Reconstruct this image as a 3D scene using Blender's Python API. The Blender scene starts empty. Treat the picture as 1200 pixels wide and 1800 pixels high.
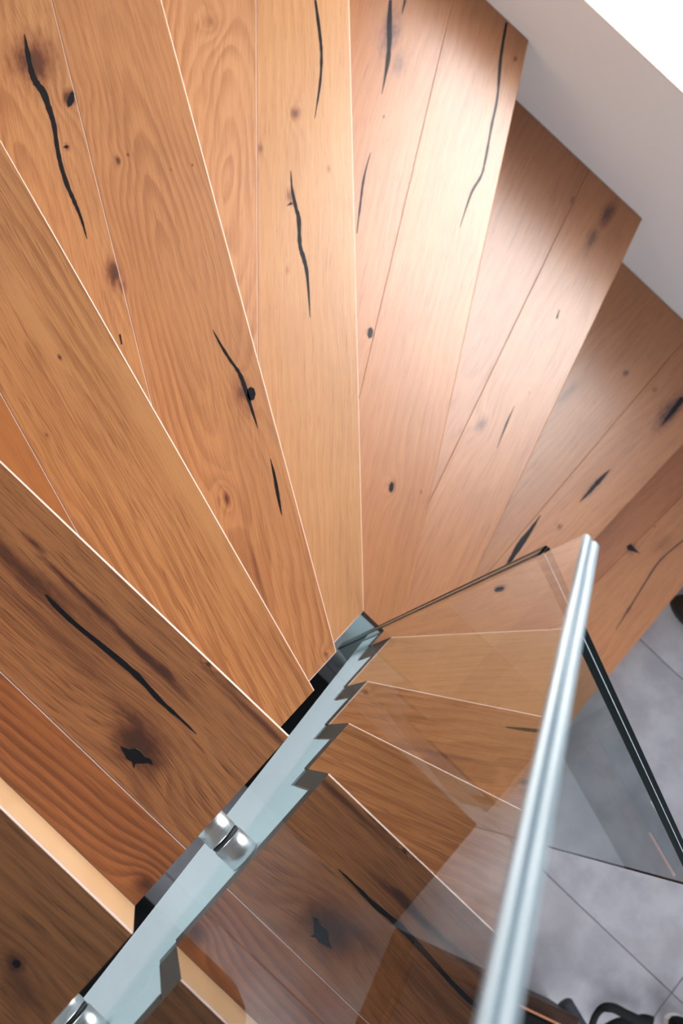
import bpy, bmesh, math, random
from mathutils import Vector, Matrix, Euler

# ------------------------------------------------------------------ camera, sky, exposure
scene = bpy.context.scene
C = scene.collection
CAM = Vector((-0.152, 0.140, 1.1646))
ROT = Euler((0.1951, -0.1666, 0.7441), 'XYZ')
cd = bpy.data.cameras.new('camera')
cam = bpy.data.objects.new('camera', cd)
C.objects.link(cam)
cam.location = CAM
cam.rotation_euler = ROT
cd.sensor_fit = 'VERTICAL'
cd.sensor_height = 36.0
cd.lens = 40.0
cd.clip_start = 0.01
cd.dof.use_dof = True
cd.dof.focus_distance = 1.50
cd.dof.aperture_fstop = 5.6
scene.camera = cam

scene.view_settings.view_transform = 'Standard'
scene.view_settings.look = 'None'
scene.view_settings.gamma = 1.0
scene.view_settings.use_curve_mapping = False
scene.view_settings.exposure = 0.0

world = bpy.data.worlds.new('sky')
scene.world = world
world.use_nodes = True
bg = world.node_tree.nodes['Background']
bg.inputs[0].default_value = (1.0, 0.985, 0.98, 1)
bg.inputs[1].default_value = 13.0

def portal(name, loc, rot, sx, sy):
    l = bpy.data.lights.new(name, 'AREA')
    l.shape = 'RECTANGLE'
    l.size, l.size_y = sx, sy
    l.cycles.is_portal = True
    o = bpy.data.objects.new(name, l)
    o.location = loc
    o.rotation_euler = rot
    C.objects.link(o)

# openings: window (x0, x1, z0, z1) in the far wall; (y0, y1, z0, z1) added for fill light in the unseen right wall
H = 0.18                    # rise of one step
ZF = -9 * H                 # tiled floor
YW, XL, XR, YB, ZC = 1.706, -1.20, 3.00, -2.40, 2.60
YO = YW + 0.30              # outer face of the far wall
WIN = (-0.95, 0.24, -0.70, 1.40)
FILL_OPEN = (-1.10, 0.60, -0.80, 0.65)
portal('sky_portal', ((WIN[0]+WIN[1])/2, YO, (WIN[2]+WIN[3])/2), (-math.pi/2, 0, 0), WIN[1]-WIN[0], WIN[3]-WIN[2])
portal('sky_portal', (XR+0.2, (FILL_OPEN[0]+FILL_OPEN[1])/2, (FILL_OPEN[2]+FILL_OPEN[3])/2), (0, math.pi/2, 0), FILL_OPEN[3]-FILL_OPEN[2], FILL_OPEN[1]-FILL_OPEN[0])

# ------------------------------------------------------------------ helpers
RM = ROT.to_matrix()
def at(px, py, z):
    """point of the level z that the photograph's pixel (1200 x 1800) measures"""
    d = RM @ Vector(((px - 600) / 2000.0, -(py - 900) / 2000.0, -1.0))
    t = (z - CAM.z) / d.z
    return CAM + d * t

def link(name, me, mats, parent=None):
    o = bpy.data.objects.new(name, me)
    C.objects.link(o)
    for m in (mats if isinstance(mats, (list, tuple)) else [mats]):
        me.materials.append(m)
    if parent:
        o.parent = parent
    return o

def tag(o, label=None, cat=None, group=None, kind=None):
    if label: o['label'] = label
    if cat: o['category'] = cat
    if group: o['group'] = group
    if kind: o['kind'] = kind
    return o

def bm_mesh(name, bm, smooth=False):
    bmesh.ops.recalc_face_normals(bm, faces=bm.faces[:])
    me = bpy.data.meshes.new(name)
    bm.to_mesh(me)
    bm.free()
    if smooth:
        for p in me.polygons:
            p.use_smooth = True
    return me

def add_box(bm, lo, hi):
    x0, y0, z0 = lo
    x1, y1, z1 = hi
    v = [bm.verts.new(c) for c in ((x0,y0,z0),(x1,y0,z0),(x1,y1,z0),(x0,y1,z0),(x0,y0,z1),(x1,y0,z1),(x1,y1,z1),(x0,y1,z1))]
    for f in ((0,3,2,1),(4,5,6,7),(0,1,5,4),(1,2,6,5),(2,3,7,6),(3,0,4,7)):
        bm.faces.new([v[i] for i in f])

def bevel_all(bm, w, seg=2):
    bmesh.ops.bevel(bm, geom=bm.edges[:], offset=w, segments=seg, profile=0.5, affect='EDGES', clamp_overlap=True)

def box(name, lo, hi, mat, parent=None, bev=0.0, seg=2):
    bm = bmesh.new()
    add_box(bm, lo, hi)
    if bev: bevel_all(bm, bev, seg)
    return link(name, bm_mesh(name, bm), mat, parent)

def add_prism(bm, pts, z0, z1):
    """plan polygon (counter-clockwise) between two levels"""
    a = [bm.verts.new((p[0], p[1], z0)) for p in pts]
    b = [bm.verts.new((p[0], p[1], z1)) for p in pts]
    n = len(pts)
    bm.faces.new(a[::-1]); bm.faces.new(b)
    for i in range(n):
        bm.faces.new((a[i], a[(i+1) % n], b[(i+1) % n], b[i]))

def add_plate(bm, pts, axis, c0, c1):
    """outline in a vertical plane; axis 'x': pts are (y,z), axis 'y': pts are (x,z)"""
    f = (lambda c, p: (c, p[0], p[1])) if axis == 'x' else (lambda c, p: (p[0], c, p[1]))
    a = [bm.verts.new(f(c0, p)) for p in pts]
    b = [bm.verts.new(f(c1, p)) for p in pts]
    n = len(pts)
    bm.faces.new(a[::-1]); bm.faces.new(b)
    for i in range(n):
        bm.faces.new((a[i], a[(i+1) % n], b[(i+1) % n], b[i]))

def add_cyl(bm, p0, p1, r, n=40, bev=0.0):
    p0, p1 = Vector(p0), Vector(p1)
    ax = (p1 - p0).normalized()
    u = ax.orthogonal().normalized(); w = ax.cross(u)
    L = (p1 - p0).length
    prof = [(0, r - bev), (bev, r), (L - bev, r), (L, r - bev)] if bev else [(0, r), (L, r)]
    rings = []
    for (s, rr) in prof:
        rings.append([bm.verts.new(p0 + ax*s + (u*math.cos(2*math.pi*i/n) + w*math.sin(2*math.pi*i/n))*rr) for i in range(n)])
    for a, b in zip(rings, rings[1:]):
        for i in range(n):
            bm.faces.new((a[i], a[(i+1) % n], b[(i+1) % n], b[i]))
    bm.faces.new(rings[0][::-1]); bm.faces.new(rings[-1])

def add_tube(bm, path, rad, n=10, flat=1.0):
    path = [Vector(p) for p in path]
    rings = []
    for i, p in enumerate(path):
        t = (path[min(i+1, len(path)-1)] - path[max(i-1, 0)]).normalized()
        side = t.cross(Vector((0, 0, 1)))
        side = side.normalized() if side.length > 1e-4 else Vector((1, 0, 0))
        up = side.cross(t)
        rings.append([bm.verts.new(p + side*math.cos(2*math.pi*k/n)*rad + up*math.sin(2*math.pi*k/n)*rad*flat) for k in range(n)])
    for a, b in zip(rings, rings[1:]):
        for i in range(n):
            bm.faces.new((a[i], a[(i+1) % n], b[(i+1) % n], b[i]))
    bm.faces.new(rings[0][::-1]); bm.faces.new(rings[-1])

def clip(poly, a, b):
    """part of a plan polygon on the left of the line a->b"""
    out = []
    d = (b[0]-a[0], b[1]-a[1])
    s = lambda p: d[0]*(p[1]-a[1]) - d[1]*(p[0]-a[0])
    for i in range(len(poly)):
        p, q = poly[i], poly[(i+1) % len(poly)]
        sp, sq = s(p), s(q)
        if sp >= 0: out.append(p)
        if (sp > 0 and sq < 0) or (sp < 0 and sq > 0):
            t = sp / (sp - sq)
            out.append((p[0]+(q[0]-p[0])*t, p[1]+(q[1]-p[1])*t))
    return out

# ------------------------------------------------------------------ materials
def new_mat(name):
    m = bpy.data.materials.new(name)
    m.use_nodes = True
    nt = m.node_tree
    return m, nt, nt.nodes['Principled BSDF']

def plain(name, col, rough=0.5, metal=0.0, spec=0.5, noise=0.0, scale=40, bump=0.0):
    m, nt, b = new_mat(name)
    b.inputs['Base Color'].default_value = (*col, 1)
    b.inputs['Roughness'].default_value = rough
    b.inputs['Metallic'].default_value = metal
    b.inputs['Specular IOR Level'].default_value = spec
    tc = nt.nodes.new('ShaderNodeTexCoord')
    n = nt.nodes.new('ShaderNodeTexNoise')
    n.inputs['Scale'].default_value = scale
    n.inputs['Detail'].default_value = 5
    nt.links.new(tc.outputs['Object'], n.inputs['Vector'])
    if noise:
        mx = nt.nodes.new('ShaderNodeMix'); mx.data_type = 'RGBA'
        mx.inputs[6].default_value = (*[c*(1-noise) for c in col], 1)
        mx.inputs[7].default_value = (*[min(1, c*(1+noise)) for c in col], 1)
        nt.links.new(n.outputs['Fac'], mx.inputs[0])
        nt.links.new(mx.outputs[2], b.inputs['Base Color'])
    if bump:
        bp = nt.nodes.new('ShaderNodeBump')
        bp.inputs['Strength'].default_value = bump
        bp.inputs['Distance'].default_value = 0.002
        nt.links.new(n.outputs['Fac'], bp.inputs['Height'])
        nt.links.new(bp.outputs['Normal'], b.inputs['Normal'])
    return m

class NB:
    """small node-building helper"""
    def __init__(s, nt): s.nt = nt
    def put(s, sock, v):
        if isinstance(v, bpy.types.NodeSocket): s.nt.links.new(v, sock)
        else: sock.default_value = v
    def math(s, op, a, b=0.0, c=None, clamp=False):
        n = s.nt.nodes.new('ShaderNodeMath'); n.operation = op; n.use_clamp = clamp
        s.put(n.inputs[0], a); s.put(n.inputs[1], b)
        if c is not None: s.put(n.inputs[2], c)
        return n.outputs[0]
    def vec(s, x, y, z):
        n = s.nt.nodes.new('ShaderNodeCombineXYZ')
        s.put(n.inputs[0], x); s.put(n.inputs[1], y); s.put(n.inputs[2], z)
        return n.outputs[0]
    def noise(s, v, detail=3.0, rough=0.55, dist=0.0):
        n = s.nt.nodes.new('ShaderNodeTexNoise')
        s.put(n.inputs['Vector'], v)
        n.inputs['Scale'].default_value = 1.0
        n.inputs['Detail'].default_value = detail
        n.inputs['Roughness'].default_value = rough
        n.inputs['Distortion'].default_value = dist
        return n.outputs['Fac']
    def ramp(s, v, a, b, lo=0.0, hi=1.0, smooth=True):
        n = s.nt.nodes.new('ShaderNodeMapRange')
        n.interpolation_type = 'SMOOTHSTEP' if smooth else 'LINEAR'
        s.put(n.inputs['Value'], v)
        n.inputs['From Min'].default_value = a; n.inputs['From Max'].default_value = b
        n.inputs['To Min'].default_value = lo; n.inputs['To Max'].default_value = hi
        return n.outputs['Result']
    def mix(s, f, a, b):
        n = s.nt.nodes.new('ShaderNodeMix'); n.data_type = 'RGBA'
        s.put(n.inputs[0], f)
        for k, v in ((6, a), (7, b)):
            s.put(n.inputs[k], v if isinstance(v, bpy.types.NodeSocket) else (*v, 1))
        return n.outputs[2]

def oak(name, light, dark, seed, knots=(), ring=0.5, fibre=0.5, cath=0.05, y0=0.0, d0=0.0, freq=85, rough=0.26, blotch=0.5):
    """oak board, grain along local x.  knots: (x, y, rx, ry, dark, swirl) in metres"""
    fibre *= 1.6; ring *= 1.35
    m, nt, b = new_mat(name)
    N = NB(nt)
    tc = nt.nodes.new('ShaderNodeTexCoord')
    sp = nt.nodes.new('ShaderNodeSeparateXYZ')
    nt.links.new(tc.outputs['Object'], sp.inputs[0])
    x, y, z = sp.outputs[0], sp.outputs[1], sp.outputs[2]
    wob = N.noise(N.vec(N.math('MULTIPLY', x, 3.0), N.math('MULTIPLY', y, 9.0), seed), 3, 0.5)
    wob = N.math('SUBTRACT', wob, 0.5)
    fine = N.math('SUBTRACT', N.noise(N.vec(N.math('MULTIPLY', x, 14.0), N.math('MULTIPLY', y, 40.0), seed+3), 3, 0.6), 0.5)
    grit = N.math('SUBTRACT', N.noise(N.vec(N.math('MULTIPLY', x, 60.0), N.math('MULTIPLY', y, 150.0), seed+4), 3, 0.6), 0.5)
    swirl, darkf, coref, pale = None, None, None, None
    for (kx, ky, rx, ry, dk, sw) in knots:
        dx = N.math('DIVIDE', N.math('SUBTRACT', x, kx), rx)
        dy = N.math('DIVIDE', N.math('SUBTRACT', y, ky), ry)
        r2 = N.math('ADD', N.math('MULTIPLY', dx, dx), N.math('MULTIPLY', dy, dy))
        r = N.math('ADD', N.math('SQRT', r2), N.math('ADD', N.math('MULTIPLY', fine, 1.3), N.math('MULTIPLY', grit, 0.6)))
        if dk < 0:
            f = N.math('MULTIPLY', N.ramp(r, 0.0, 1.2, 1.0, 0.0), -dk)
            pale = f if pale is None else N.math('MAXIMUM', pale, f)
        if dk > 0:
            f = N.math('MULTIPLY', N.ramp(r, 0.05, 1.15, 1.0, 0.0), min(1.0, dk*1.25))
            c_ = N.math('MULTIPLY', N.ramp(r, 0.10, 0.50, 1.0, 0.0), max(0.0, dk*1.2-0.2))
            coref = c_ if coref is None else N.math('MAXIMUM', coref, c_)
            darkf = f if darkf is None else N.math('MAXIMUM', darkf, f)
        if sw:
            g = N.math('MULTIPLY', N.math('DIVIDE', 1.0, N.math('ADD', 1.0, N.math('MULTIPLY', r2, 0.5))), sw)
            swirl = g if swirl is None else N.math('ADD', swirl, g)
    # growth rings of a slightly tilted log: U-shaped cathedrals along x
    yy = N.math('ADD', N.math('SUBTRACT', y, y0), N.math('MULTIPLY', wob, 0.05))
    dd = N.math('ADD', N.math('MULTIPLY', x, cath), N.math('ADD', d0, N.math('MULTIPLY', wob, 0.04)))
    g = N.math('SQRT', N.math('ADD', N.math('MULTIPLY', yy, yy), N.math('MULTIPLY', dd, dd)))
    if swirl is not None: g = N.math('ADD', g, N.math('MULTIPLY', swirl, 0.05))
    g = N.math('ADD', g, N.math('MULTIPLY', fine, 0.003))
    s = N.math('FRACT', N.math('MULTIPLY', g, float(freq)))
    rings = N.math('MULTIPLY', N.ramp(s, 0.15, 0.82), N.ramp(s, 0.84, 1.0, 1.0, 0.0))
    ringamt = N.ramp(N.noise(N.vec(N.math('MULTIPLY', x, 4.0), N.math('MULTIPLY', y, 12.0), seed+9), 2), 0.3, 0.7, 0.25, 1.0)
    rings = N.math('MULTIPLY', N.math('MULTIPLY', rings, ringamt), ring)
    # fibres and pores
    yw = N.math('ADD', y, N.math('MULTIPLY', wob, 0.02))
    if swirl is not None: yw = N.math('ADD', yw, N.math('MULTIPLY', swirl, 0.02))
    fib = N.noise(N.vec(N.math('MULTIPLY', x, 7.0), N.math('MULTIPLY', yw, 520.0), seed+5), 2, 0.5)
    pore = N.ramp(N.noise(N.vec(N.math('MULTIPLY', x, 20.0), N.math('MULTIPLY', yw, 760.0), seed+7), 1, 0.5), 0.57, 0.68)
    bl = N.noise(N.vec(N.math('MULTIPLY', x, 5.0), N.math('MULTIPLY', y, 16.0), seed+11), 3, 0.5)
    fibv = N.math('MULTIPLY', N.math('SUBTRACT', fib, 0.5), 1.15*fibre)
    t = N.math('ADD', N.math('ADD', rings, fibv), N.math('MULTIPLY', N.math('SUBTRACT', bl, 0.5), 1.6*blotch))
    t = N.math('ADD', t, N.math('MULTIPLY', pore, 0.60*fibre))
    t = N.math('ADD', t, 0.22, clamp=True)
    if pale is not None: t = N.math('MULTIPLY', t, N.math('SUBTRACT', 1.0, pale))
    col = N.mix(t, light, dark)
    if pale is not None: col = N.mix(N.math('MULTIPLY', pale, 0.5), col, (light[0]*1.08, light[1]*1.18, light[2]*1.3))
    if darkf is not None:
        darkf = N.math('MULTIPLY', darkf, N.math('ADD', 0.6, N.math('MULTIPLY', fib, 1.0)), clamp=True)
        col = N.mix(darkf, col, (dark[0]*0.52, dark[1]*0.30, dark[2]*0.20))
        col = N.mix(coref, col, (0.050, 0.015, 0.005))
    nt.links.new(col, b.inputs['Base Color'])
    b.inputs['Roughness'].default_value = rough
    b.inputs['Specular IOR Level'].default_value = 1.0
    rr = N.math('ADD', rough, N.math('MULTIPLY', fib, 0.10))
    nt.links.new(rr, b.inputs['Roughness'])
    bp = nt.nodes.new('ShaderNodeBump')
    bp.inputs['Strength'].default_value = 0.12
    bp.inputs['Distance'].default_value = 0.0012
    nt.links.new(N.math('SUBTRACT', fib, N.math('MULTIPLY', pore, 0.5)), bp.inputs['Height'])
    nt.links.new(bp.outputs['Normal'], b.inputs['Normal'])
    return m

def glass_mat(name, tint):
    """clear pane: both faces reflect by Fresnel, the rest passes straight"""
    m = bpy.data.materials.new(name); m.use_nodes = True
    nt = m.node_tree
    for n in list(nt.nodes):
        if n.type != 'OUTPUT_MATERIAL': nt.nodes.remove(n)
    out = nt.nodes['Material Output']
    geo = nt.nodes.new('ShaderNodeNewGeometry')
    N = NB(nt)
    fr = nt.nodes.new('ShaderNodeFresnel')
    fr.inputs['IOR'].default_value = 1.52
    # entry and exit face together reflect 2R/(1+R); the face a ray leaves by adds nothing more
    rf = N.math('DIVIDE', N.math('MULTIPLY', fr.outputs[0], 2.0), N.math('ADD', fr.outputs[0], 1.0))
    rf = N.math('MULTIPLY', rf, N.math('SUBTRACT', 1.0, geo.outputs['Backfacing']))
    tr = nt.nodes.new('ShaderNodeBsdfTransparent'); tr.inputs[0].default_value = (*tint, 1)
    gl = nt.nodes.new('ShaderNodeBsdfGlossy'); gl.inputs['Roughness'].default_value = 0.0
    gl.inputs[0].default_value = (0.97, 0.98, 0.98, 1)
    mx = nt.nodes.new('ShaderNodeMixShader')
    nt.links.new(rf, mx.inputs[0])
    nt.links.new(tr.outputs[0], mx.inputs[1]); nt.links.new(gl.outputs[0], mx.inputs[2])
    nt.links.new(mx.outputs[0], out.inputs['Surface'])
    return m

M = {}
M['wall'] = plain('white_plaster', (0.60, 0.64, 0.72), 0.9, noise=0.03, scale=6)
M['wall_side'] = plain('taupe_plaster', (0.27, 0.235, 0.21), 0.95, spec=0.2, noise=0.04, scale=5)
M['sill'] = plain('white_lacquer', (0.86, 0.86, 0.86), 0.5, noise=0.01, scale=3)
M['ceiling'] = plain('ceiling_paint', (0.30, 0.285, 0.275), 0.95, noise=0.02, scale=3)
M['steel'] = plain('painted_steel', (0.76, 0.92, 0.97), 0.35, noise=0.02, scale=5)
M['shaded_ends'] = plain('shaded_end_grain', (0.085, 0.055, 0.040), 0.6, noise=0.4, scale=160)  # end grain, its colour darkened for the shade beside the glass
M['black'] = plain('black_cloth', (0.006, 0.007, 0.008), 0.8, spec=0.15, noise=0.3, scale=200, bump=0.2)
M['blacklac'] = plain('black_lacquer', (0.004, 0.005, 0.006), 0.6, spec=0.12, noise=0.2, scale=30)
M['grout'] = plain('grout', (0.26, 0.25, 0.27), 0.9, noise=0.2, scale=90)
M['resin'] = plain('dark_resin', (0.006, 0.007, 0.010), 0.30, spec=0.35, noise=0.3, scale=220)
M['stain'] = plain('brown_split_stain', (0.075, 0.035, 0.030), 0.35, noise=0.3, scale=90)
M['glass'] = glass_mat('clear_glass', (0.925, 0.975, 0.975))
M['winglass'] = glass_mat('window_glass', (0.99, 0.995, 0.99))
M['rubber'] = plain('black_rubber', (0.012, 0.012, 0.012), 0.6)

# brushed stainless steel
m, nt, b = new_mat('brushed_stainless')
N = NB(nt)
tc = nt.nodes.new('ShaderNodeTexCoord'); sp = nt.nodes.new('ShaderNodeSeparateXYZ')
nt.links.new(tc.outputs['Object'], sp.inputs[0])
br = N.noise(N.vec(N.math('MULTIPLY', sp.outputs[0], 900.0), N.math('MULTIPLY', sp.outputs[1], 25.0), N.math('MULTIPLY', sp.outputs[2], 25.0)), 3)
nt.links.new(N.mix(br, (0.52, 0.54, 0.55), (0.78, 0.79, 0.80)), b.inputs['Base Color'])
b.inputs['Metallic'].default_value = 1.0
nt.links.new(N.ramp(br, 0.0, 1.0, 0.26, 0.44), b.inputs['Roughness'])
M['stainless'] = m

# satin ground edge of the near pane: pale, with lengthwise grinding streaks
m, nt, b = new_mat('ground_glass_edge')
N = NB(nt)
tc = nt.nodes.new('ShaderNodeTexCoord'); sp = nt.nodes.new('ShaderNodeSeparateXYZ')
nt.links.new(tc.outputs['Object'], sp.inputs[0])
st = N.noise(N.vec(N.math('MULTIPLY', sp.outputs[0], 420.0), N.math('MULTIPLY', sp.outputs[1], 6.0), 2.0), 2)
nt.links.new(N.mix(N.ramp(st, 0.35, 0.65), (0.10, 0.16, 0.20), (0.30, 0.38, 0.43)), b.inputs['Base Color'])
b.inputs['Roughness'].default_value = 0.30
M['edge_pale'] = m
M['edge_dark'] = plain('dark_reflection_glass_edge', (0.002, 0.006, 0.007), 0.35, spec=0.10, noise=0.2, scale=20)  # clear polished edge; the dark it reflects is painted as its colour
M['interlayer'] = plain('blue_interlayer', (0.10, 0.17, 0.22), 0.3, noise=0.1, scale=60)
M['interlayer_dark'] = plain('grey_interlayer', (0.42, 0.52, 0.58), 0.25, noise=0.3, scale=60)

# tile
m, nt, b = new_mat('grey_porcelain_tile')
N = NB(nt)
tc = nt.nodes.new('ShaderNodeTexCoord'); oi = nt.nodes.new('ShaderNodeObjectInfo')
sp = nt.nodes.new('ShaderNodeSeparateXYZ'); nt.links.new(tc.outputs['Object'], sp.inputs[0])
sd = N.math('MULTIPLY', oi.outputs['Random'], 40.0)
c1 = N.noise(N.vec(N.math('MULTIPLY', sp.outputs[0], 9.0), N.math('MULTIPLY', sp.outputs[1], 9.0), sd), 6, 0.6)
c2 = N.noise(N.vec(N.math('MULTIPLY', sp.outputs[0], 4.0), N.math('MULTIPLY', sp.outputs[1], 4.0), N.math('ADD', sd, 5.0)), 4, 0.5)
ca = N.mix(N.ramp(c1, 0.3, 0.7), (0.265, 0.272, 0.315), (0.375, 0.388, 0.435))
nt.links.new(N.mix(N.ramp(c2, 0.45, 0.75, 0.0, 0.35), ca, (0.30, 0.27, 0.295)), b.inputs['Base Color'])
b.inputs['Roughness'].default_value = 0.55
M['tile'] = m

# ------------------------------------------------------------------ the room
def struct(name, lo, hi, mat, parent=None, bev=0.0):
    o = box(name, lo, hi, mat, parent, bev)
    if parent is None: o['kind'] = 'structure'
    return o

# far wall: sill-high part below the window and the pieces around the opening
bm = bmesh.new()
add_box(bm, (XL-0.2, YW, ZF), (XR+0.2, YO, WIN[2]-0.004))
add_box(bm, (XL-0.2, YW, WIN[3]), (XR+0.2, YO, ZC))
add_box(bm, (XL-0.2, YW, WIN[2]-0.004), (WIN[0], YO, WIN[3]))
add_box(bm, (WIN[1], YW, WIN[2]-0.004), (XR+0.2, YO, WIN[3]))
wf = link('wall_far', bm_mesh('wall_far', bm), M['wall'])
tag(wf, kind='structure')
w1 = tag(box('window_1', (WIN[0], YO-0.09, WIN[2]), (WIN[1], YO-0.085, WIN[3]), M['winglass']), kind='structure')
fw = 0.06
for nm, lo, hi in (('frame_rail', (WIN[0], YO-0.12, WIN[2]), (WIN[1], YO-0.05, WIN[2]+fw)),
                   ('frame_rail', (WIN[0], YO-0.12, WIN[3]-fw), (WIN[1], YO-0.05, WIN[3])),
                   ('frame_stile', (WIN[0], YO-0.12, WIN[2]+fw), (WIN[0]+fw, YO-0.05, WIN[3]-fw)),
                   ('frame_stile', (WIN[1]-fw, YO-0.12, WIN[2]+fw), (WIN[1], YO-0.05, WIN[3]-fw))):
    box(nm, lo, hi, M['sill'], w1, 0.004)
box('window_sill', (WIN[0], YW, WIN[2]-0.004), (WIN[1], YO+0.02, WIN[2]), M['sill'], w1, 0.001)

bm = bmesh.new()
add_box(bm, (XR, YB, ZF), (XR+0.2, YW, FILL_OPEN[2]))
add_box(bm, (XR, YB, FILL_OPEN[3]), (XR+0.2, YW, ZC))
add_box(bm, (XR, YB, FILL_OPEN[2]), (XR+0.2, FILL_OPEN[0], FILL_OPEN[3]))
add_box(bm, (XR, FILL_OPEN[1], FILL_OPEN[2]), (XR+0.2, YW, FILL_OPEN[3]))
tag(link('wall_right', bm_mesh('wall_right', bm), M['wall']), kind='structure')
struct('wall_left', (XL-0.2, YB, ZF), (XL, YW, ZC), M['wall_side'])
struct('wall_back', (XL-0.2, YB-0.2, ZF), (XR+0.2, YB, ZC), M['wall_side'])
struct('ceiling', (XL-0.2, YB-0.2, ZC), (XR+0.2, YO, ZC+0.15), M['ceiling'])

# tiled floor, joints recessed
floor = struct('floor', (XL-0.2, YB-0.2, ZF-0.12), (XR+0.2, YO, ZF-0.004), M['grout'])
TJ = 0.0028
TX, TY, JX, JY = 1.2226, 0.611, 1.2113, 0.5592
bm = bmesh.new()
add_box(bm, (TJ/2, TJ/2, -0.010), (TX-TJ/2, TY-TJ/2, 0.0))
bmesh.ops.bevel(bm, geom=[e for e in bm.edges if e.verts[0].co.z > -0.001 and e.verts[1].co.z > -0.001], offset=0.0007, segments=1, affect='EDGES')
tile_me = bm_mesh('floor_tile', bm)
tile_me.materials.append(M['tile'])
for i in range(-1, 2):
    for j in range(-4, 2):
        x0, y0 = JX + i*TX, JY + j*TY
        if x0 + TX < -0.1 or x0 > XR - 0.05: continue
        o = bpy.data.objects.new('floor_tile', tile_me)
        C.objects.link(o)
        o.parent = floor
        o.location = (x0, y0, ZF)

# ------------------------------------------------------------------ the staircase
XI, YI = -0.032, 0.571       # inner ends of the steps
BT = 0.040                   # board thickness
XLS, YWS = XL + 0.0015, YW - 0.0015
NOSE = {                     # plan lines of the step fronts: inner point -> outer point
    -2: ((XI, -0.505), (XL, -0.505)),
    -1: ((XI, -0.2526), (XL, -0.2526)),
    0: ((XI, 0.0), (XL, 0.0)),
    1: ((XI, 0.2526), (XL, 0.2526)),
    2: ((XI, 0.3341), (XL, 0.6875)),
    3: ((XI, 0.4220), (XL, 1.1510)),
    4: ((XI, 0.5345), (-1.156, YW)),
    5: ((0.068, YI), (-0.578, YW)),
    6: ((0.182, YI), (-0.145, YW)),
    7: ((0.262, YI), (0.296, YW)),
    8: ((0.551, YI), (0.551, YW)),
}
def ext(l):
    a, b = Vector((*l[0], 0)), Vector((*l[1], 0))
    d = (b - a).normalized()
    return (a - d*2)[:2], (b + d*2)[:2]

def shift(l, s):
    """parallel line, s metres towards the lower steps"""
    a, b = Vector((*l[0], 0)), Vector((*l[1], 0))
    d = (b - a).normalized()
    n = Vector((d.y, -d.x, 0))
    return (a + n*s)[:2], (b + n*s)[:2]

def inside(poly, l, higher):
    a, b = ext(l)
    return clip(poly, a, b) if higher else clip(poly, b, a)

def step_poly(k):
    if k == 5:      # corner step, cut by both inner faces
        poly = [NOSE[4][0], (XI, YI), NOSE[5][0], NOSE[5][1], NOSE[4][1]]
        return clip(clip(poly, (5, YWS), (-5, YWS)), (XLS, 5), (XLS, -5))
    if k <= 4:
        base = [(XLS, YB), (XI, YB), (XI, YWS), (XLS, YWS)]
    else:
        base = [(XLS, YI), (3.0, YI), (3.0, YWS), (XLS, YWS)]
    poly = inside(base, NOSE[k], True)
    return inside(poly, NOSE[k-1] if k-1 in NOSE else ((XI, -0.76), (XL, -0.76)), False)

root = bpy.data.objects.new('staircase', None)
C.objects.link(root)
root.location = (0, 0, ZF)
tag(root, 'winding oak staircase with closed risers turning a quarter beside the glass', 'staircase')
bpy.context.view_layer.update()

def world_child(o, parent):
    o.parent = parent
    bpy.context.view_layer.update()
    o.matrix_parent_inverse = parent.matrix_world.inverted()

def board(name, poly, z0, z1, line, mats, parent, bev=0.0016, seam_bev=None):
    """plank with its own frame: local x along the grain (the step front); top edges bevelled"""
    a, b = Vector((*line[0], 0)), Vector((*line[1], 0))
    d = (b - a).normalized()
    ang = math.atan2(d.y, d.x)
    cx = sum(p[0] for p in poly)/len(poly); cy = sum(p[1] for p in poly)/len(poly)
    org = a + d*0.5
    inv = Matrix.Rotation(-ang, 4, 'Z') @ Matrix.Translation(-Vector((org.x, org.y, z1)))
    loc = [inv @ Vector((p[0], p[1], 0)) for p in poly]
    bm = bmesh.new()
    add_prism(bm, [(v.x, v.y) for v in loc], z0 - z1, 0.0)
    bm.normal_update()
    top = [e for e in bm.edges if e.verts[0].co.z > -1e-6 and e.verts[1].co.z > -1e-6
           and abs((e.verts[1].co - e.verts[0].co).normalized().x) > 0.5]
    r = bmesh.ops.bevel(bm, geom=top, offset=bev, segments=1, affect='EDGES')
    bmesh.ops.recalc_face_normals(bm, faces=bm.faces[:])
    for f in bm.faces:
        if 0.3 < f.normal.z < 0.95: f.material_index = 1
        elif abs(f.normal.z) < 0.3 and abs(f.normal.x) > 0.5: f.material_index = 2
        elif abs(f.normal.z) < 0.3 and f.normal.y < -0.5: f.material_index = 1
    me = bm_mesh(name, bm)
    o = link(name, me, mats)
    o.location = (org.x, org.y, z1)
    o.rotation_euler = (0, 0, ang)
    world_child(o, parent)
    return o, inv

# plank split lines (plan), grain follows the step front
SEAM = {
    0: ((XI, -0.171), (XL, -0.171)),
    1: ((XI, 0.0815), (XL, 0.0815)),
    2: ((-0.414, 0.272), (-0.613, 0.333)),
    3: ((-0.505, 0.508), (-1.086, 0.874)),
    4: ((-0.471, 0.737), (-0.944, 1.232)),
    5: ((-0.310, 0.877), (-0.634, 1.447)),
    6: ((-0.160, 1.199), (-0.263, 1.547)),
    7: ((0.150, 0.80), (0.130, 1.60)),
    8: ((0.385, 1.181), (0.405, 1.460)),
}
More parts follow.
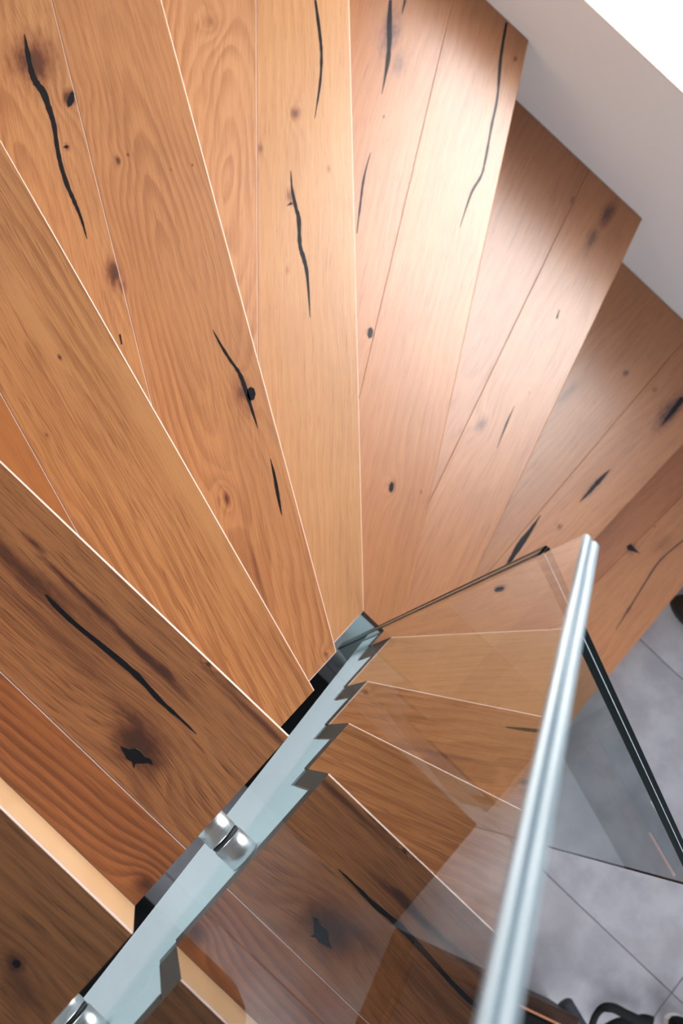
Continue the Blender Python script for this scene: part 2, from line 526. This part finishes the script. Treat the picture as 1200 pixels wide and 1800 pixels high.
# colours (light, dark) of the back plank and the front plank of each step
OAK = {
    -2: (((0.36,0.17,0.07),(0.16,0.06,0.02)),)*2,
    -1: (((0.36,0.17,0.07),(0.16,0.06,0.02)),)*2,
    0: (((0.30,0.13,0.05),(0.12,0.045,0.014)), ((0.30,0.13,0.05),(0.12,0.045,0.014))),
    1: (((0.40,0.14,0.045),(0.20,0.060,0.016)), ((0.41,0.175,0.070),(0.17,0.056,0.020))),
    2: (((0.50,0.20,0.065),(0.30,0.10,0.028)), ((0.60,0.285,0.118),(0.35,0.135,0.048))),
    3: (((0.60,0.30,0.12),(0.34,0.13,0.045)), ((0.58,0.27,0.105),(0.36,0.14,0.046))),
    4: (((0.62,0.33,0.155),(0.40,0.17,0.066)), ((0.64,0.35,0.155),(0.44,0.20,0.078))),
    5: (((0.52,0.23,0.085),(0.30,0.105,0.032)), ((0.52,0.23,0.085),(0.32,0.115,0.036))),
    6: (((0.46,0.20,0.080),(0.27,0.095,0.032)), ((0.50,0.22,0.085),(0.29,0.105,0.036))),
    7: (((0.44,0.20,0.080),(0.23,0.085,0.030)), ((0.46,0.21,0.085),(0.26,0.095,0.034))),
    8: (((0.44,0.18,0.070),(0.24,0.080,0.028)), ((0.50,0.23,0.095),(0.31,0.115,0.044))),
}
STYLE = {  # (step, plank): ring strength, fibre strength, cathedral tilt, y0, d0, freq, blotch
    (0,1): dict(ring=.30, fibre=.75, cath=.06, y0=-.09, d0=.02, freq=70, blotch=.5),
    (1,0): dict(ring=.75, fibre=.45, cath=.16, y0=.03, d0=-.02, freq=95, blotch=.4),
    (1,1): dict(ring=.35, fibre=.85, cath=.05, y0=.06, d0=.03, freq=70, blotch=.7),
    (2,0): dict(ring=.25, fibre=.30, cath=.05, freq=60, blotch=.3),
    (2,1): dict(ring=.45, fibre=.80, cath=.10, y0=.09, d0=.02, freq=75, blotch=.45),
    (3,0): dict(ring=.35, fibre=.55, cath=.06, y0=.10, d0=.03, freq=80, blotch=.5),
    (3,1): dict(ring=.50, fibre=.55, cath=.11, y0=.10, d0=-.01, freq=90, blotch=.45),
    (4,0): dict(ring=.50, fibre=.50, cath=.16, y0=.05, d0=.03, freq=75, blotch=.3),
    (4,1): dict(ring=.20, fibre=.55, cath=.05, y0=.2, d0=.03, freq=70, blotch=.4),
}
# knots and stains: step -> (px, py, rx, ry, dark, swirl); px,py measured in the photograph
KNOT = {
    0: [(28,1695,.016,.010,1.0,.5), (40,1740,.05,.02,.45,.3)],
    1: [(240,1300,.05,.030,.85,.9), (237,1270,.07,.018,.6,0), (262,1330,.03,.02,.6,.3), (258,1555,.022,.014,.7,.6),
        (40,1000,.11,.016,.62,0), (160,1062,.12,.006,.75,0), (245,1145,.13,.007,.85,0), (290,1185,.03,.008,.8,.2), (440,1250,.14,.006,.42,0), (366,1168,.006,.004,.9,.3), (410,1200,.012,.008,.5,.2), (60,955,.03,.006,.7,0), (130,1150,.2,.012,.25,0)],
    2: [(310,820,.30,.026,-.75,.25), (60,560,.16,.02,-.6,.2), (105,628,.006,.003,.8,.2), (82,765,.005,.003,.7,.2), (290,1010,.02,.004,.3,0)],
    3: [(60,110,.07,.045,.75,.6), (122,172,.02,.016,.9,.4), (118,258,.012,.006,.8,.2), (200,480,.035,.016,.85,.5), (212,500,.02,.01,.6,0),
        (208,283,.008,.005,.8,.3), (225,272,.004,.003,.7,0), (300,298,.004,.003,.6,0), (338,290,.004,.003,.6,0),
        (425,690,.040,.018,.6,.9), (398,875,.02,.009,.85,.8), (573,1150,.008,.006,.7,.4), (450,1000,.12,.006,.35,0)],
    4: [(520,200,.018,.012,.65,.5), (458,262,.015,.008,.5,.3), (578,297,.012,.006,.4,.2), (510,345,.02,.012,.5,.3), (370,40,.03,.02,.35,.8), (505,475,.01,.005,.3,0)],
    5: [(684,60,.07,.028,.65,.4), (700,110,.05,.02,.4,0), (674,205,.006,.004,.6,.2), (650,585,.012,.010,.7,.5), (688,855,.018,.010,.7,.9),
        (740,1000,.05,.012,.25,0), (905,104,.008,.006,.8,.2), (740,865,.005,.003,.5,0)],
    6: [(845,745,.030,.018,.55,.8), (1065,378,.05,.02,.8,.4), (1040,420,.06,.018,.6,0), (930,690,.005,.003,.5,0), (1005,352,.015,.006,.5,0)],
    7: [(1100,655,.012,.008,.8,.5), (1150,685,.012,.008,.4,.2), (1040,860,.05,.014,.55,.4), (1180,720,.09,.03,.85,.4), (983,925,.012,.008,.6,.4),
        (1000,690,.06,.014,.35,.9), (880,1035,.02,.01,.6,.5)],
    8: [(1110,965,.025,.014,.6,.5), (1150,925,.004,.003,.6,0), (1165,955,.05,.02,.3,.3), (1105,1070,.012,.008,.45,.2)],
}
# dark resin-filled splits: step -> list of [(px, py, half-width px) ...]
CRACK = {
    1: [[(80,1045,1.2),(95,1062,4),(130,1095,4.5),(185,1140,5.0),(240,1187,5.5),(280,1230,4.2),(310,1257,2.8),(345,1290,.7)]],
    3: [[(43,60,.6),(49,95,4),(56,128,5),(64,146,6.5),(76,162,5.5),(86,190,5),(95,220,4.5),(100,255,4),(107,290,4.2),(118,325,4),(131,355,3.6),(143,385,2.6),(153,420,.6)],
        [(374,580,.6),(388,606,2.5),(404,632,3),(420,655,3.4),(430,680,4),(441,715,3.2),(453,752,.6)],
        [(475,806,.5),(482,835,3),(488,868,3.4),(495,905,.5)]],
    4: [[(554,0,2.5),(562,60,3),(565,100,2.6),(562,150,2.2),(553,208,.5)],
        [(511,300,.5),(513,330,2.2),(520,365,3.6),(525,385,4),(527,430,3.6),(534,455,4.4),(540,485,3),(545,558,.5)]],
    5: [[(686,0,2.5),(684,40,5),(684,75,4.5),(681,110,3.5),(671,165,.8)],
        [(712,0,2.5),(706,25,.6)],
        [(651,268,.5),(640,310,2.2),(633,360,2.2),(627,410,.8)],
        [(890,40,2.2),(880,100,3),(874,170,2.2),(864,220,2.4),(852,285,2.2),(845,310,2.4),(828,340,2.2),(808,400,.5)]],
    6: [[(904,713,.5),(890,745,1.8),(873,788,.5)], [(983,544,.6),(978,560,2)],],
    7: [[(950,905,.5),(930,935,4),(912,960,6.5),(890,996,3.0)], [(1072,825,.5),(1050,848,4.5),(1035,865,3),(1018,883,.5)],
        [(1200,700,6),(1180,725,4),(1162,748,.6)]],
    8: [[(1206,945,1.5),(1160,985,1.6),(1130,1030,1.4),(1105,1070,1.6),(1082,1107,.5)]],
}
# filled knot holes: step -> list of outlines in photograph pixels
HOLE = {
    0: [[(20,1692),(26,1685),(34,1688),(38,1695),(33,1702),(25,1701)]],
    1: [[(208,1310),(226,1316),(238,1314),(246,1318),(256,1330),(268,1335),(271,1346),(262,1342),(250,1343),(238,1343),(235,1353),(231,1340),(221,1334),(216,1324)]],
    3: [[(120,170),(127,158),(131,164),(131,178),(126,186),(119,190),(117,180)],
        [(434,684),(440,679),(447,682),(450,692),(447,703),(439,706),(433,697)],
        [(110,259),(116,255),(122,257),(117,261)], [(209,588),(212,586),(215,605),(213,607)]],
    4: [[(503,362),(512,354),(515,359),(509,361)]],
    5: [[(647,577),(653,574),(656,582),(654,593),(648,596),(645,588)], [(684,852),(688,846),(692,850),(691,862),(686,867),(683,861)]],
    7: [[(867,1032),(880,1027),(888,1030),(881,1037),(871,1038)]],
    8: [[(1100,960),(1108,955),(1114,962),(1126,974),(1114,970),(1102,967)]],
}

edge_mat = oak('pale_oak_edge', (0.48,0.315,0.245), (0.38,0.235,0.175), 90, ring=.2, fibre=.3, blotch=.2, rough=.45)
riser_mat = oak('pale_oak_riser', (0.58,0.37,0.20), (0.46,0.25,0.11), 77, ring=.5, fibre=.25, cath=.03, y0=.3, freq=60, blotch=.25, rough=.4)

def crack_mesh(pts, z):
    """thin resin body in plan, its top a hair proud of the wood"""
    P = [(at(x, y, z), w) for x, y, w in pts]
    # resample smooth
    out = []
    rnd = random.Random(int(pts[0][0]*7 + pts[0][1]))
    for i in range(len(P)-1):
        p0 = P[max(i-1, 0)]; p1 = P[i]; p2 = P[i+1]; p3 = P[min(i+2, len(P)-1)]
        n = 5
        for j in range(n):
            t = j/n
            q = 0.5*((2*p1[0]) + (-p0[0]+p2[0])*t + (2*p0[0]-5*p1[0]+4*p2[0]-p3[0])*t*t + (-p0[0]+3*p1[0]-3*p2[0]+p3[0])*t**3)
            w = p1[1] + (p2[1]-p1[1])*t
            out.append((q, w*(1 + rnd.uniform(-.18, .18))))
    out.append(P[-1])
    bm = bmesh.new()
    rows = []
    for i, (q, w) in enumerate(out):
        t = (out[min(i+1, len(out)-1)][0] - out[max(i-1, 0)][0]).normalized()
        nrm = Vector((-t.y, t.x, 0))
        s = (CAM - q).length/2000.0*w
        rows.append([bm.verts.new(q + nrm*s*a + Vector((0, 0, dz))) for a, dz in ((-1, -.0006), (-.85, .0004), (.85, .0004), (1, -.0006))])
    for a, b in zip(rows, rows[1:]):
        for i in range(3):
            bm.faces.new((a[i], a[i+1], b[i+1], b[i]))
        bm.faces.new((a[3], a[0], b[0], b[3]))
    bm.faces.new(rows[0][::-1]); bm.faces.new(rows[-1])
    return bm_mesh('resin_split', bm)

for k in range(-2, 9):
    z = -k*H
    poly = step_poly(k)
    line = NOSE[k]
    # core board under the planks is the step itself
    bm = bmesh.new()
    add_prism(bm, inside(poly, shift(line, -0.028), True), z-BT, z-0.012)
    tread = link('tread', bm_mesh('tread', bm), M['shaded_ends'])
    world_child(tread, root)
    halves = []
    if k in SEAM:
        a, b = SEAM[k]
        seam = (a, b)
        back = inside(poly, seam, True)
        front = inside(poly, seam, False)
        halves = [(back, 0), (front, 1)]
    else:
        halves = [(poly, 1)]
    for pl, w in halves:
        gline = line if w == 1 else (SEAM[k] if k in SEAM else line)
        if k in (0, 1): gline = line
        a, b = Vector((*gline[0], 0)), Vector((*gline[1], 0))
        d = (b-a).normalized(); org = a + d*0.5
        inv = Matrix.Rotation(-math.atan2(d.y, d.x), 4, 'Z') @ Matrix.Translation(-Vector((org.x, org.y, z)))
        kn = []
        for (px, py, rx, ry, dk, sw) in KNOT.get(k, []):
            q = inv @ at(px, py, z)
            ys = [(inv @ Vector((*pp, 0))).y for pp in pl]
            if min(ys) - 1.5*ry < q.y < max(ys) + 1.5*ry:      # only the knots this plank holds
                kn.append((q.x, q.y, rx, ry, dk, sw))
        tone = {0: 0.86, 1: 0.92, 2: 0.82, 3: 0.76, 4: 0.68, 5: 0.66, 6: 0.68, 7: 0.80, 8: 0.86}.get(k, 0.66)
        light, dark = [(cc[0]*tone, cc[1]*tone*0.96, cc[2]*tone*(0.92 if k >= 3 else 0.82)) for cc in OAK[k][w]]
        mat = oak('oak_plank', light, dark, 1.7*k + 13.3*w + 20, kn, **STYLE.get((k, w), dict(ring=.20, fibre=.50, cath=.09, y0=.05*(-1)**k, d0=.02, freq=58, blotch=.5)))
        board('plank', pl, z-0.012, z, gline, [mat, edge_mat if k < 5 or (k == 5 and w == 0) else mat, M['shaded_ends']], tread, bev=(0.0022 if k == 1 else 0.0016) if w == 1 else (0.0010 if k < 6 else 0.0005))
    # riser below the step front, flush with it
    a, b = shift(line, -0.027)
    r_in = inside(poly, line, True)
    rp = inside(r_in, ((a), (b)), False)
    zlow = ZF if k == 8 else z - H
    o, _ = board('riser', rp, zlow + 0.0002, z-0.0122, line, [riser_mat, riser_mat, M['shaded_ends']], root, bev=0.0002)
    for cr in CRACK.get(k, []):
        o = link('resin_split', crack_mesh(cr, z), M['stain'] if k == 8 else M['resin'])
        world_child(o, tread)
    for hl in HOLE.get(k, []):
        bm = bmesh.new()
        P = [at(x, y, z) for x, y in hl]
        c = sum(P, Vector())/len(P)
        lo = [bm.verts.new(p + Vector((0, 0, -.0006))) for p in P]
        hi = [bm.verts.new(c + (p-c)*0.9 + Vector((0, 0, .0004))) for p in P]
        n = len(P)
        bm.faces.new(hi); bm.faces.new(lo[::-1])
        for i in range(n): bm.faces.new((lo[i], lo[(i+1) % n], hi[(i+1) % n], hi[i]))
        o = link('resin_knot', bm_mesh('resin_knot', bm), M['resin'])
        world_child(o, tread)

# steel cheeks that carry the steps on the open side
GB = lambda y: -0.239 - 0.77*(y + 0.113)      # lower edge of the near pane
bm = bmesh.new()
pts = [(-0.74, 0.36-BT-.001)]
for k in range(-2, 5):
    yf = NOSE[k][0][1]
    pts += [(yf-0.028, -k*H-BT-.001), (yf-0.028, -(k+1)*H-BT-.001)]
pts += [(YI-.001, -5*H-BT-.001), (YI-.001, -1.20), (-0.74, -0.12)]
add_plate(bm, pts, 'x', XI-0.016, XI-0.002)
s1 = link('stringer', bm_mesh('stringer', bm), M['steel']); world_child(s1, root)
bm = bmesh.new()
pts = [(XI-.001, -5*H-BT-.001)]
for k in range(5, 9):
    xf = NOSE[k][0][0]
    pts += [(xf-0.029, -k*H-BT-.001), (xf-0.029, max(-(k+1)*H-BT-.001, ZF+.002))]
pts += [(XI-.001, ZF+.002)]
add_plate(bm, pts, 'y', YI+0.002, YI+0.014)
s2 = link('stringer', bm_mesh('stringer', bm), M['steel']); world_child(s2, root)

# ------------------------------------------------------------------ glass balustrades
GT = 0.0175
def balustrade(name, label, pts, axis, c0, c1, edge, inter, edge_ids):
    r = bpy.data.objects.new(name, None)
    C.objects.link(r)
    ys = [p[0] for p in pts]; zs = [p[1] for p in pts]
    base = (c0, sum(ys)/len(ys), min(zs)) if axis == 'x' else (sum(ys)/len(ys), c0, min(zs))
    r.location = base
    tag(r, label, 'balustrade')
    bm = bmesh.new(); add_plate(bm, pts, axis, c0, c1)
    g = link('pane', bm_mesh('pane', bm), M['glass']); world_child(g, r)
    # ground edges: slim rounded strips along the outline, with the laminate line in the middle
    n = len(pts)
    for i in edge_ids:
        a, b = pts[i], pts[(i+1) % n]
        d = Vector((b[0]-a[0], b[1]-a[1], 0)).normalized()
        cen = Vector((sum(ys)/n, sum(zs)/n, 0))
        nr = Vector((d.y, -d.x, 0))
        if (Vector((a[0], a[1], 0)) - cen).dot(nr) < 0: nr = -nr
        def strip(nm, m0, m1, h0, h1, mat, ch, par):
            bm = bmesh.new()
            mm = (m0+m1)/2
            prof = [(m0, h0), (m1, h0), (m1, h1-ch), (m1-ch, h1), (m0+ch, h1), (m0, h1-ch)]
            if nm == 'ground_edge' and m1-m0 > 0.01 and axis == 'x':      # two rounded plies with a groove between them
                w_ = (m1-m0)/2
                prof = [(m0, h0), (m1, h0)]
                for c_ in (mm + w_/2, mm - w_/2):
                    prof += [(c_ + (w_/2)*0.96*math.cos(math.pi*t/8), h0 + 0.0006 + (h1-h0)*math.sin(math.pi*t/8)**0.7) for t in range(9)]
            rows = []
            for e in (a, b):
                row = []
                for (c, hh) in prof:
                    u, v = e[0] + nr.x*hh, e[1] + nr.y*hh
                    row.append(bm.verts.new((c, u, v) if axis == 'x' else (u, c, v)))
                rows.append(row)
            m_ = len(prof)
            for q in range(m_):
                bm.faces.new((rows[0][q], rows[0][(q+1) % m_], rows[1][(q+1) % m_], rows[1][q]))
            bm.faces.new(rows[0][::-1]); bm.faces.new(rows[1])
            o = link(nm, bm_mesh(nm, bm), mat); world_child(o, par); return o
        mid = (c0+c1)/2
        slim = axis == 'y' and i == 1
        e1 = strip('ground_edge', c0, c0+0.003 if slim else c1, 0.0002, 0.0030, edge, 0.0010, r)
        if not slim: strip('interlayer', mid-0.0008, mid+0.0008, 0.0005, 0.0022 if axis == 'x' else 0.0032, inter, 0.0003, e1)
    return r

TOP1 = lambda y: 0.256 - 1.375*(y - 0.508)
p1 = [(-0.45, GB(-0.45)), (0.510, GB(0.510)), (0.510, TOP1(0.510)), (-0.10, TOP1(-0.10)), (-0.45, TOP1(-0.10)+.25)]
b1 = balustrade('glass_balustrade', 'tall clear glass balustrade with pale ground top edge mirroring the steps', p1, 'x', 0.0, GT, M['edge_pale'], M['interlayer'], (2, 3))
TOP2 = lambda x: 0.112 - 0.993*(x - 0.003)
p2 = [(0.006, -1.08), (0.572, -1.585), (0.572, TOP2(0.572)), (0.006, TOP2(0.006))]
b2 = balustrade('glass_balustrade', 'lower glass pane with polished edges painted dark for their reflection above the tiled floor', p2, 'y', 0.517, 0.517+GT, M['edge_dark'], M['interlayer_dark'], (1, 2, 3))

# stainless point fixings between the steel cheek and the near pane
for (y, z) in ((0.118, -0.250), (-0.127, -0.190), (-0.40, 0.02)):
    bm = bmesh.new()
    add_cyl(bm, (0, 0, 0), (-XI - 0.0012, 0, 0), 0.0205, 48, 0.0012)
    o = link('standoff', bm_mesh('standoff', bm), M['stainless'])
    o.location = (XI - 0.0015, y, z)
    for p in o.data.polygons: p.use_smooth = len(p.vertices) == 4
    world_child(o, b1)
    bm = bmesh.new()
    add_cyl(bm, (0, 0, 0), (0.0016, 0, 0), 0.0195, 40)
    g = link('gasket', bm_mesh('gasket', bm), M['rubber'])
    g.location = (-0.0016, y, z)
    world_child(g, o)

# ------------------------------------------------------------------ things on the floor
def root_at(name, loc, rz, label, cat):
    r = bpy.data.objects.new(name, None)
    C.objects.link(r)
    r.location = loc
    r.rotation_euler = (0, 0, rz)
    return tag(r, label, cat)

def local_box(name, lo, hi, mat, parent, bev=0.0, seg=2, smooth=False):
    o = box(name, lo, hi, mat, None, bev, seg)
    if smooth:
        for p in o.data.polygons: p.use_smooth = True
    o.parent = parent
    return o

M['leather'] = plain('dark_brown_leather', (0.030, 0.012, 0.007), 0.5, spec=0.25, noise=0.5, scale=25, bump=0.3)
M['copper'] = plain('copper_trim', (0.42, 0.18, 0.10), 0.4, noise=0.2, scale=60)
M['white'] = plain('white_rubber', (0.70, 0.68, 0.66), 0.5, noise=0.05, scale=30)
M['navy'] = plain('dark_navy_fabric', (0.018, 0.024, 0.035), 0.7, noise=0.4, scale=90, bump=0.2)
M['fur'] = plain('dark_brown_suede', (0.022, 0.014, 0.011), 0.95, noise=0.7, scale=120, bump=0.8)

# low black chest, added to make the corner below the pane dark
ch = root_at('dark_corner_chest', (0.255, 0.38, ZF), 0, 'low black chest added to darken the corner below the glass panes', 'chest')
local_box('body', (-0.265, -0.165, 0.012), (0.265, 0.115, 0.20), M['blacklac'], ch, 0.004)
local_box('lid', (-0.270, -0.170, 0.203), (0.270, 0.120, 0.225), M['blacklac'], ch, 0.005)
for sx in (-1, 1):
    for sy in (-1, 1):
        local_box('foot', (sx*0.23-0.015, sy*0.09-0.015, 0.0), (sx*0.23+0.015, sy*0.09+0.015, 0.012), M['rubber'], ch)

# black soft bag further along the pane
bg_ = root_at('duffel_bag', (0.19, -0.42, ZF), 0, 'black soft duffel bag with rounded corner seen through the glass', 'bag')
bm = bmesh.new()
add_box(bm, (-0.26, -0.31, 0.0), (0.26, 0.31, 0.27))
bevel_all(bm, 0.10, 6)
o = link('bag_body', bm_mesh('bag_body', bm, True), M['black']); o.parent = bg_
bm = bmesh.new()
add_tube(bm, [(0.012*math.sin(i*1.3), -0.24 + 0.48*i/12, 0.271) for i in range(13)], 0.004, 8)
o = link('zipper', bm_mesh('zipper', bm, True), M['rubber']); o.parent = bg_
for s in (-1, 1):
    bm = bmesh.new()
    add_tube(bm, [(s*(0.10 + 0.05*math.sin(math.pi*i/12)), -0.13 + 0.26*i/12, 0.268 + 0.05*math.sin(math.pi*i/12)) for i in range(13)], 0.010, 8, 0.5)
    o = link('handle', bm_mesh('handle', bm, True), M['rubber']); o.parent = bg_

# dark leather satchel near the bottom of the picture
ST = ZF + 0.20
A, B = at(727, 1655, ST), at(1022, 1792, ST)
ang = math.atan2(B.y - A.y, B.x - A.x)
L = (B - A).length
sa = root_at('satchel', (A.x, A.y, ZF), ang, 'dark brown leather satchel with copper piping lying on the tiles', 'bag')
local_box('body', (0, -0.34, 0.0), (L, 0, 0.200), M['leather'], sa, 0.006, 2)
local_box('flap', (0.012, -0.33, 0.2005), (L-0.05, -0.034, 0.212), M['blacklac'], sa, 0.004, 2)
inv = (Matrix.Translation((A.x, A.y, ZF)) @ Matrix.Rotation(ang, 4, 'Z')).inverted()
q0, q1 = inv @ at(907, 1765, ST+.014), inv @ at(985, 1802, ST+.014)
bm = bmesh.new()
add_tube(bm, [q0 + (q1-q0)*(i/8.0) for i in range(9)], 0.0026, 8)
o = link('piping', bm_mesh('piping', bm, True), M['copper']); o.parent = sa
q0, q1 = inv @ at(853, 1781, ST+.014), inv @ at(900, 1808, ST+.014)
bm = bmesh.new()
add_tube(bm, [q0 + (q1-q0)*(i/8.0) for i in range(9)], 0.005, 8, 0.4)
o = link('label_strip', bm_mesh('label_strip', bm, True), M['white']); o.parent = sa
bm = bmesh.new()
add_cyl(bm, (L-0.01, 0.012, 0.10), (L+0.09, -0.055, 0.10), 0.020, 20, 0.004)
o = link('rolled_pocket', bm_mesh('rolled_pocket', bm, True), M['navy']); o.parent = sa
def strap(pts, rad):
    P = [inv @ at(px, py, ZF + hz) for px, py, hz in pts]
    out = []
    for i in range(len(P)-1):
        p0, p1, p2, p3 = P[max(i-1,0)], P[i], P[i+1], P[min(i+2,len(P)-1)]
        for j in range(5):
            t = j/5
            out.append(0.5*((2*p1)+(-p0+p2)*t+(2*p0-5*p1+4*p2-p3)*t*t+(-p0+3*p1-3*p2+p3)*t**3))
    out.append(P[-1])
    bm = bmesh.new(); add_tube(bm, out, rad, 10, 0.35)
    o = link('strap', bm_mesh('strap', bm, True), M['black']); o.parent = sa
strap([(1040,1803,.06),(1047,1785,.10),(1060,1772,.13),(1078,1772,.13),(1098,1782,.11),(1120,1792,.08),(1143,1801,.03)], 0.011)
strap([(1062,1812,.03),(1085,1800,.04),(1110,1798,.04),(1130,1793,.04),(1146,1797,.03)], 0.014)

def shoe(name, loc, rz, label, upper, sole, Ls=0.28, hgt=0.09, fuzzy=False):
    r = root_at(name, loc, rz, label, 'shoe')
    def outline(t):   # half width along the length, toe at t = 1
        return 0.045*(1 - (2*abs(t-0.5))**3.2)**0.5*(0.86 + 0.22*t) if 0 < t < 1 else 0.0
    n = 18
    ts = [0.5 - 0.5*math.cos(math.pi*i/n) for i in range(n+1)]
    bm = bmesh.new()
    up = [(t*Ls, outline(min(max(t, .004), .996))) for t in ts]
    pts = [(x, w*1.05) for x, w in up] + [(x, -w*1.05) for x, w in up[::-1]]
    add_prism(bm, pts[::-1], 0.0, 0.024)
    bmesh.ops.remove_doubles(bm, verts=bm.verts[:], dist=1e-5)
    o = link('sole', bm_mesh('sole', bm), sole); o.parent = r
    bm = bmesh.new()
    rows = []
    m_ = 10
    for t in ts:
        w = outline(min(max(t, .004), .996))*0.98
        hh = 0.024 + hgt*(1.0 if t < 0.45 else max(0.42, 1.0 - 1.1*(t-0.45)))*min(1.0, (min(t, 1-t)/0.12 + 0.02)**0.5)
        rows.append([bm.verts.new((t*Ls, w*math.cos(math.pi*q/m_), 0.0245 + (hh-0.0245)*math.sin(math.pi*q/m_)**0.8)) for q in range(m_+1)])
    for a, b in zip(rows, rows[1:]):
        for q in range(m_): bm.faces.new((a[q], a[q+1], b[q+1], b[q]))
    for rw in (rows[0][::-1], rows[-1]): bm.faces.new(rw)
    bm.faces.new([rw[0] for rw in rows] + [rw[-1] for rw in rows[::-1]])
    bmesh.ops.remove_doubles(bm, verts=bm.verts[:], dist=1e-5)
    o = link('upper', bm_mesh('upper', bm, True), upper); o.parent = r
    if not fuzzy:
        for q in range(4):
            x = Ls*(0.52 + 0.06*q)
            bm = bmesh.new()
            add_tube(bm, [(x, -0.022 + 0.044*i/6, 0.024 + hgt*(0.98 - 1.1*(0.07+0.06*q)) + 0.003 - 0.004*(i-3)**2/9) for i in range(7)], 0.0025, 6)
            o2 = link('lace', bm_mesh('lace', bm, True), sole); o2.parent = o
    return r
p = at(1179, 1790, ZF+.03)
shoe('sneaker', (p.x, p.y, ZF), math.radians(-6), 'black shoe with white sole rim at the lower right corner', M['black'], M['white'])
p = at(1177, 1066, ZF+.03)
shoe('slipper', (p.x - 0.002, p.y + 0.03, ZF), math.radians(8), 'dark brown fuzzy slipper on the tiles beside the lowest step', M['fur'], M['rubber'], fuzzy=True)

# what the setting looks like
for nm, lb in (('wall_far', 'off-white plaster wall below the bright window sill'), ('floor', 'grey mottled porcelain tile floor at the foot of the stairs'),
               ('window_1', 'bright window with white sill above the far wall'), ('wall_left', 'plain taupe wall beside the upper steps'),
               ('wall_right', 'plain off-white wall with an opening added for fill light'), ('wall_back', 'plain taupe wall behind the upper flight'),
               ('ceiling', 'plain light grey ceiling above the stairwell')):
    bpy.data.objects[nm]['label'] = lb
for o in bpy.data.objects:
    if o.name.startswith('standoff'): o['label'] = 'brushed stainless steel point fixing'
    elif o.name.startswith('riser'): o['label'] = 'pale oak riser board'
    elif o.name.startswith('stringer'): o['label'] = 'pale blue-grey painted steel cheek'
scene.cycles.max_bounces = 9
